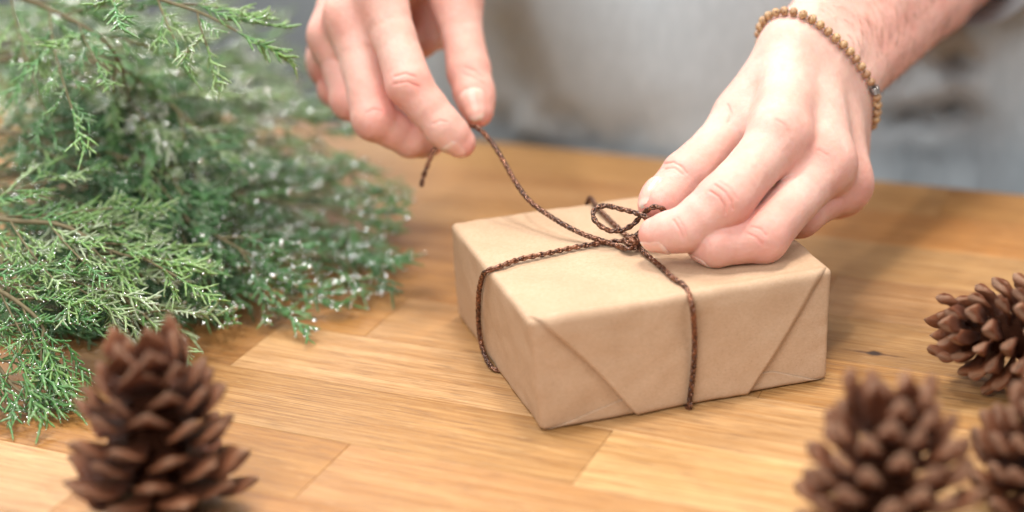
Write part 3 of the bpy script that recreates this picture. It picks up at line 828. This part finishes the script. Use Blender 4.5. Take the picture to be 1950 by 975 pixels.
# and wall
FAB = mat_fabric('grey_sweater_knit', (.45, .515, .56), (.55, .62, .67))
def sweater():
    nu, nv = 150, 110
    c = E1*(-215)+E2*(827+150)
    V = []; a = np.linspace(0, 2*math.pi, nu, endpoint=False); z = np.linspace(-330, 400, nv)
    A_, Z_ = np.meshgrid(a, z, indexing='ij'); A_ = A_.ravel(); Z_ = Z_.ravel()
    ca, sa = np.cos(A_), np.sin(A_)
    rx = 290+np.clip(Z_, -300, 400)*.02; ry = 140+np.clip(Z_, 0, 300)*.02
    ex = np.sign(ca)*np.abs(ca)**.62; ey = np.sign(sa)*np.abs(sa)**.75
    p = c+np.outer(ex*rx, E1)+np.outer(ey*ry, E2); p[:, 2] = Z_
    n = np.outer(ex, E1)+np.outer(ey, E2); n = nrm_rows(n)
    q = project(p); front = (ey < 0)
    d = 4*fbm(p, .0032, 31, 2)+2.5*fbm(p*np.array([1, 1, .4]), .010, 33, 2)
    def ridge(pts, amp, wd, off=0): return amp*np.exp(-(seg_dist(q[:, :2], pts)/wd)**2)*front
    # folds: side creases under the arm, pocket-like fold, hem wrinkles at the table
    d += ridge([(1790, 20), (1840, 120), (1870, 190)], -22, 12) + ridge([(1830, 20), (1890, 150), (1920, 260)], 14, 22)
    d += ridge([(1690, 262), (1780, 280), (1860, 262)], -20, 9) + ridge([(1700, 225), (1790, 215), (1850, 190)], 12, 26) + ridge([(1720, 310), (1800, 320)], 5, 24)
    d += ridge([(1680, 140), (1690, 330)], -20, 30) + ridge([(1900, 180), (1890, 380)], -5, 18)
    d += ridge([(1060, 215), (1150, 300)], -7, 16) + ridge([(1180, 230), (1240, 310)], -7, 16) + ridge([(960, 190), (1020, 260)], 5, 24)
    d += ridge([(950, 60), (990, 160), (960, 220)], -5, 28) + ridge([(1230, 0), (1260, 160)], 4, 40) + ridge([(1000, 285), (1250, 308)], -4, 14)
    d -= 45/(1+np.exp(-(q[:, 0]-1668)/14))*front*(q[:, 0] < 2100)
    p = p+n*d[:, None]
    F = np.array([(i*nv+j, ((i+1) % nu)*nv+j, ((i+1) % nu)*nv+j+1, i*nv+j+1) for i in range(nu) for j in range(nv-1)])
    link('sweater', p-porg, F, FAB, person)
    # sleeves pushed up over the elbows
    for pts, rr in (([P(1800, -115, 832), P(1960, -280, 905), P(2160, -520, 1010)], (48, 58, 70)), ([P(690, -560, 885), P(640, -760, 945), P(600, -980, 1010)], (44, 56, 68))):
        sp, s = smooth_path(pts, 6); t, n_, b_ = frames(sp)
        r = np.interp(s, np.linspace(0, s[-1], 3), rr)
        ns = 40; aa = np.arange(ns)*2*math.pi/ns; VV = []
        for i in range(len(sp)):
            w_ = r[i]*(1+.05*np.sin(s[i]*.16+2*np.cos(aa))+.03*np.sin(aa*3+s[i]*.07))
            VV.append(sp[i]+np.outer(np.cos(aa)*w_, n_[i])+np.outer(np.sin(aa)*w_, b_[i]))
        VV = np.vstack(VV)
        i = np.arange(len(sp)-1)[:, None]*ns; j = np.arange(ns)[None]; j2 = (j+1) % ns
        link('sleeve', VV-porg, np.stack([i+j, i+j2, i+ns+j2, i+ns+j], -1).reshape(-1, 4), FAB, person)
sweater()
wp = mat_plain('pale_wall_paint', (.86, .89, .90), .8)
wc = E1*(-300)+E2*1500
wv = [wc+E1*x+np.array([0, 0, z]) for x, z in ((-2200, -750), (2200, -750), (2200, 1900), (-2200, 1900))]
wv += [v+E2*60 for v in wv]
wall = link('wall', np.array(wv), np.array([(0, 1, 2, 3), (7, 6, 5, 4), (0, 4, 5, 1), (1, 5, 6, 2), (2, 6, 7, 3), (3, 7, 4, 0)]), wp, None, smooth=False)
wall['kind'] = 'structure'

# ------------------------------------------------------------------ pine cones
def scale_mesh(kind, blunt=False):
    """one cone scale: x across, y outwards, z up; ends in a thick rhombic tip"""
    r = random.Random(kind); L0 = 1.0
    secs = [(0, .14, .08, 0), (.30, .24, .07, .02), (.56, .40, .08, .04), (.74, .52, .13, .07), (.84, .54, .19, .11), (.92, .44, .21, .15), (.985, .26, .17, .19), (1.02, .10, .10, .21)]
    if blunt: secs = [(0, .14, .08, 0), (.30, .20, .08, .02), (.55, .30, .13, .04), (.74, .40, .20, .07), (.86, .45, .28, .11), (.94, .42, .31, .15), (1.0, .30, .25, .18), (1.04, .13, .14, .20)]
    V = []; T = []
    n = 14
    for y, w, h, z in secs:
        w *= r.uniform(.90, 1.10); z += r.uniform(-.015, .015)
        for j in range(n):
            a = 2*math.pi*j/n; ca, sa = math.cos(a), math.sin(a)
            x = w*math.copysign(abs(ca)**(1.0 if blunt else 1.15), ca); zz = h*.5*math.copysign(abs(sa)**(1.0 if blunt else 1.5), sa)
            if sa > 0 and y > .7: zz += .10*max(0, 1-abs(ca)*2.2)*math.sin(min(1, (y-.7)/.3)*math.pi*.8)   # keel and umbo
            V.append((x+r.uniform(-.012, .012), y-.12*ca*ca*(y > .7)+r.uniform(-.012, .012), z+zz-.12*ca*ca*(y > .3)))
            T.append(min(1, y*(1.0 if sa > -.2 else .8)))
    V.append((0, 1.04, .215)); T.append(1)
    F = []
    for i in range(len(secs)-1):
        for j in range(n): F.append((i*n+j, i*n+(j+1) % n, (i+1)*n+(j+1) % n, (i+1)*n+j))
    b = (len(secs)-1)*n
    for j in range(n): F.append((b+j, b+(j+1) % n, len(V)-1))
    me = bpy.data.meshes.new('scale'); me.from_pydata(V, [], F); me.update()
    me.polygons.foreach_set('use_smooth', np.ones(len(me.polygons), bool))
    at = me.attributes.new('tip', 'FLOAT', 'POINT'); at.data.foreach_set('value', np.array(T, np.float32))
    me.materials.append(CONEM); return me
CONEM = mat_cone(); COREM = mat_plain('cone_core', (.030, .010, .005), .9, Specular_IOR_Level=.05)
SCALES = [scale_mesh(k) for k in range(4)]; BLUNT = [scale_mesh(k+9, True) for k in range(4)]
def pine_cone(label, base, axis, height, radius, nsc=52, seed=1, spin=0, open_=1.0, wf=1.0):
    r = random.Random(seed)
    root = thing('pine_cone', label, 'pine cone', tuple(base), 'brown pine cones on the table')
    root.rotation_euler = Vector(axis).to_track_quat('Z', 'Y').to_euler()
    # core
    k = np.linspace(0, 1, 14); c = np.stack([0*k, 0*k, 2+k*(height*.90)], 1)
    V, F = tube(c, radius*.36*np.sin(np.pi*(k*.86+.12))**.7+.5, 10)
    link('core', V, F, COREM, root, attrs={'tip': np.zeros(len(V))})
    for i in range(nsc):
        t = (i+.5)/nsc
        h = height*(.06+.84*t**.95)
        ang = i*2.39996+spin+r.uniform(-.12, .12)
        L0 = radius*(1.02-.50*t**3)*min(1, .78+t*3)*r.uniform(.92, 1.08)
        elev = (-.12+.85*t**1.3)*open_ + r.uniform(-.13, .13)
        if t > .84: elev = .92+r.uniform(-.30, .30); L0 = radius*.76
        w = radius*(.62-.18*t)*r.uniform(.85, 1.15)*wf
        o = bpy.data.objects.new('scale', (BLUNT if wf < 1 else SCALES)[i % 4]); COL.objects.link(o); o.parent = root
        out = Vector((math.cos(ang), math.sin(ang), 0)); dirv = (out*math.cos(elev)+Vector((0, 0, 1))*math.sin(elev)).normalized()
        x = dirv.cross(Vector((0, 0, 1))).normalized(); z = x.cross(dirv)
        M = Matrix((x, dirv, z)).transposed().to_4x4()
        hh = max(h-L0*math.sin(elev)*.35, 3.0)
        M.translation = (out*radius*.10+Vector((0, 0, hh)))*S
        o.matrix_local = M @ Matrix.Rotation(r.uniform(-.22, .22), 4, 'Y') @ Matrix.Diagonal((w*S, L0*S, radius*S*(.50 if wf == 1 else .58), 1))
    return root
b1 = UN(316, 990)
pine_cone('upright pine cone beside the tips of the green juniper, far from the other cones', b1*[1, 1, 0], (.02, .0, 1), 70, 28.0, 66, 3, .6)
b2 = UN(1680, 1080)
pine_cone('upright blurred pine cone nearest to the camera, in front of the gift corner', b2*[1, 1, 0], (.06, .25, 1), 60, 26.5, 80, 5, 1.1, wf=.74)
b3 = P(2095, 668, 640)*[1, 1, 0]+[0, 0, 22.5]
pine_cone('pine cone lying on its side behind the other two, its open tip towards the gift', b3, (-1, .05, .06), 62, 24, 80, 8, 2.0, wf=.72)
b4 = UN(1992, 965)
pine_cone('dark pine cone standing between the lying cone and the nearest cone', b4*[1, 1, 0], (.1, .0, 1), 44, 26, 66, 9, .3, wf=.8)

#
LEAF = mat_leaf(); BARK = mat_plain('juniper_bark', (.15, .12, .06), .7)
GLIT = mat_plain('silver_glitter', (.95, .96, .97), .21, Metallic=1.0)
def mini(p, d, ln, r0, rg, out, hue, huel):
    """a scaly cord of overlapping leaves"""
    k = max(4, int(ln/1.3)); t = np.linspace(0, 1, k)
    side = nrm(np.cross(d, rg.normal(size=3)))
    c = p+np.outer(t*ln, d)+np.outer(t*t*ln*.12, side)
    rr = r0*(1-.55*t)*np.where(np.arange(k) % 2 == 0, 1.25, .72); rr[-1] = .25
    v, f = tube(c, rr, 4); out.append((v, f)); hue.append(np.full(len(v), huel)+.10*t.repeat(4))
    return c
def twig_template(seed):
    rg = np.random.default_rng(seed); out = []; hue = []
    ln = rg.uniform(20, 28); n = int(ln/3.0)
    ax = np.array([0, 1.0, 0]); k = np.linspace(0, 1, 12)
    c = np.stack([np.sin(k*2)*1.2, k*ln, np.sin(k*1.5)*rg.uniform(-2, 2)], 1)
    v, f = tube(c, .62*(1-.5*k)*np.where(np.arange(12) % 2 == 0, 1.15, .85), 4); out.append((v, f)); hue.append(np.full(len(v), .0))
    for i in range(n):
        t = .12+.86*i/n; p = np.array([np.interp(t, k, c[:, j]) for j in range(3)])
        s = 1 if i % 2 else -1; a = rg.uniform(.45, .85)
        d = nrm(np.array([s*math.sin(a), math.cos(a), rg.normal(0, .42)]))
        L_ = (3.5+7.5*math.sin(math.pi*(.25+.7*(1-t))))*rg.uniform(.6, 1.15)
        mini(p, d, L_, .88, rg, out, hue, .12)
        if L_ > 6.5 and rg.random() < .6:
            q = p+d*L_*.45; d2 = nrm(d+np.array([-s*.9, .5, rg.normal(0, .3)])); mini(q, d2, L_*.5, .62, rg, out, hue, .2)
    V, F = merge(out); return V, F, np.concatenate(hue)
TW = [twig_template(s) for s in range(8)]
ICO = None
def flake_template():
    a = np.arange(4)*math.pi/2; v = [(math.cos(x), math.sin(x), z) for z in (-.12, .12) for x in a]
    f = [(3, 2, 1, 0), (4, 5, 6, 7)]+[(i, (i+1) % 4, 4+(i+1) % 4, 4+i) for i in range(4)]
    return np.array(v, float), np.array(f)
FV, FF = flake_template()
def orient(y, roll, rg):
    y = nrm(y); a = nrm(np.cross(y, [0, 0, 1.0]) if abs(y[2]) < .95 else [1, 0, 0]); z = np.cross(a, y)
    x2 = a*math.cos(roll)+z*math.sin(roll); z2 = np.cross(x2, y)
    return np.stack([x2, y, z2], 1)
def bough(label, pts, seed, nside=13, spread=60, hue0=.25, glit=900, dens=1.0, lift=0.0):
    rg = np.random.default_rng(seed)
    p, s = smooth_path([PP(x) for x in pts], 2.0)
    p[:, 2] = np.maximum(p[:, 2], 3)
    root = thing('juniper_bough', label, 'juniper', tuple(p[0]*[1, 1, 0]), 'cut juniper boughs piled on the table'); org = np.array(root.location)/S
    tot = s[-1]; t_, n_, b_ = frames(p)
    stems = [tube(p, np.interp(s, [0, tot], [1.5, .5]), 7)]; parts = []; hues = []; tips = []
    def place(q, d, sc):
        V, F, Hh = TW[rg.integers(len(TW))]
        M = orient(d, rg.normal(0, .5), rg)
        v = (V*sc)@M.T+q
        v[:, 2] += max(0, .7-v[:, 2].min())
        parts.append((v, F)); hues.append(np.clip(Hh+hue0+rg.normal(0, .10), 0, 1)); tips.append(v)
    flat = nrm(np.cross(t_[len(t_)//2], nrm(tocam*.5+up*.7)))
    for i in range(nside):
        f = .10+.88*(i+rg.random()*.6)/nside; j = min(int(f*(len(p)-1)), len(p)-2)
        sd = 1 if i % 2 else -1; a = rg.uniform(.5, .95)
        d = nrm(t_[j]*math.cos(a)+flat*sd*math.sin(a)+up*rg.normal(lift, .22))
        ln = spread*(1.05-f*.75)*rg.uniform(.65, 1.15); k = np.linspace(0, 1, max(5, int(ln/4)))
        c = p[j]+np.outer(k*ln, d)+np.outer(k*k*ln*.22, t_[j])-np.outer(k*k*ln*.12, up)
        c[:, 2] = np.maximum(c[:, 2], 1.5)
        stems.append(tube(c, np.interp(k, [0, 1], [.6, .4]), 5))
        nt = max(2, int(ln/7.5*dens))
        for m in range(nt):
            g = .12+.86*(m+rg.random()*.5)/nt; q = np.array([np.interp(g, k, c[:, x]) for x in range(3)])
            dd = nrm(c[-1]-c[0]); sd2 = 1 if m % 2 else -1; a2 = rg.uniform(.35, .8)
            fl = nrm(np.cross(dd, up)+rg.normal(0, .25, 3)); place(q, nrm(dd*math.cos(a2)+fl*sd2*math.sin(a2)), rg.uniform(.6, 1.0)*(1.1-.35*g))
        place(c[-1], nrm(c[-1]-c[-2]), rg.uniform(.7, 1.0))
    for _ in range(2): place(p[-1-2*_], t_[-1], .95)
    V, F = merge(stems); link('stem', V-org, F, BARK, root)
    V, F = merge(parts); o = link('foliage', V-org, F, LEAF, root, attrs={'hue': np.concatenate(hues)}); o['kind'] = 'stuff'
    allp = V[rg.integers(len(V), size=glit)]; gl = []
    for q in allp:
        M = orient(rg.normal(size=3), rg.random()*6, rg); gl.append(((FV*rg.uniform(.28, .62)*(2.6 if pts[1][2] > 765 else 1))@M.T+q+rg.normal(0, .25, 3), FF))
    V, F = merge(gl); o = link('glitter', V-org, F, GLIT, root, smooth=False); o['kind'] = 'stuff'
BG = [
 ('sharp juniper sprig whose tip crosses the pale wall at the top', [(60, -70, 740), (200, -40, 725), (310, 0, 712), (390, 28, 708), (470, 70, 706)], 9, 34, .62),
 ('juniper bough hanging down from the top edge behind the sharp sprig', [(-80, -40, 760), (100, 20, 745), (210, 90, 735), (260, 200, 725), (300, 240, 720)], 12, 62, .45),
 ('grey-green juniper bough spreading under the top sprig', [(-120, 130, 800), (120, 110, 790), (280, 160, 780), (430, 270, 772)], 13, 66, .80),
 ('blurred juniper bough reaching the knuckles of the hand', [(-60, 190, 900), (200, 170, 880), (400, 200, 865), (560, 220, 850), (680, 290, 838)], 13, 74, .50),
 ('pale blurred juniper bough below the hand, over the far table', [(-60, 300, 860), (200, 250, 850), (400, 260, 840), (600, 290, 830), (700, 350, 822)], 14, 66, .75),
 ('blurred juniper bough whose tips point at the back corner of the gift', [(-60, 330, 830), (200, 330, 820), (420, 350, 810), (600, 390, 800), (740, 400, 790)], 14, 60, .40),
 ('dark green juniper bough lying low towards the gift', [(-60, 420, 790), (200, 410, 785), (400, 440, 780), (580, 480, 775), (745, 495, 768)], 14, 60, .25),
 ('juniper bough with the brightest green in the middle of the pile', [(-100, 360, 730), (80, 330, 735), (260, 380, 740), (440, 450, 742), (540, 500, 740)], 14, 58, .30),
 ('juniper bough along the front of the pile with its tip on bare wood', [(-60, 500, 730), (160, 500, 735), (340, 530, 738), (500, 560, 740), (640, 572, 738)], 13, 50, .45),
 ('frosted juniper sprig right above the upright cone', [(-60, 520, 700), (100, 500, 700), (200, 540, 696), (270, 590, 694), (310, 622, 690)], 11, 44, .85),
 ('sharp yellow-green juniper sprig near the left edge', [(-120, 400, 668), (20, 420, 664), (120, 430, 660), (220, 480, 658), (330, 500, 656)], 12, 44, .60),
 ('juniper sprig at the left edge drooping over the cone side of the table', [(-120, 520, 640), (-30, 540, 636), (40, 580, 632), (80, 620, 630), (100, 700, 628)], 9, 34, .50),
 ('lowest juniper sprig at the left edge, tips just above the wood', [(-140, 640, 636), (-60, 650, 630), (-10, 690, 624), (30, 740, 618), (70, 760, 616)], 8, 30, .42),
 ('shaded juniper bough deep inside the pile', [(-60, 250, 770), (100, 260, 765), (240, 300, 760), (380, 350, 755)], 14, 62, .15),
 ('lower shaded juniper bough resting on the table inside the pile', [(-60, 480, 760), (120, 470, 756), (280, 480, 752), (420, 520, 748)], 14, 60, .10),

 ('deep green juniper bough under the top edge at the left', [(-100, 60, 850), (60, 80, 845), (200, 120, 838), (330, 180, 830)], 16, 70, .30),
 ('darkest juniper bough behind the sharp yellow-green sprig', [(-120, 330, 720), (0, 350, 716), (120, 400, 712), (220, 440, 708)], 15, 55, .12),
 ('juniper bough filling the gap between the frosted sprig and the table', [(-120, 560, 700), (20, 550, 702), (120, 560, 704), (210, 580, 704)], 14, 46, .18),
 ('juniper bough closing the upper left corner in front of the wall', [(-160, 40, 900), (-40, 80, 895), (60, 130, 890), (160, 180, 885)], 16, 80, .55),
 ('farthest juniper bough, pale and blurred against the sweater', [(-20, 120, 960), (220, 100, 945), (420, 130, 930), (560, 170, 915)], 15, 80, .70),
 ('blurred juniper bough in the middle distance behind the brightest green one', [(60, 280, 880), (260, 260, 870), (440, 290, 860), (600, 340, 850)], 16, 70, .45),
 ('olive juniper bough between the low dark one and the one touching the hand', [(100, 380, 850), (300, 350, 840), (480, 380, 830), (660, 440, 815)], 15, 62, .60),
]
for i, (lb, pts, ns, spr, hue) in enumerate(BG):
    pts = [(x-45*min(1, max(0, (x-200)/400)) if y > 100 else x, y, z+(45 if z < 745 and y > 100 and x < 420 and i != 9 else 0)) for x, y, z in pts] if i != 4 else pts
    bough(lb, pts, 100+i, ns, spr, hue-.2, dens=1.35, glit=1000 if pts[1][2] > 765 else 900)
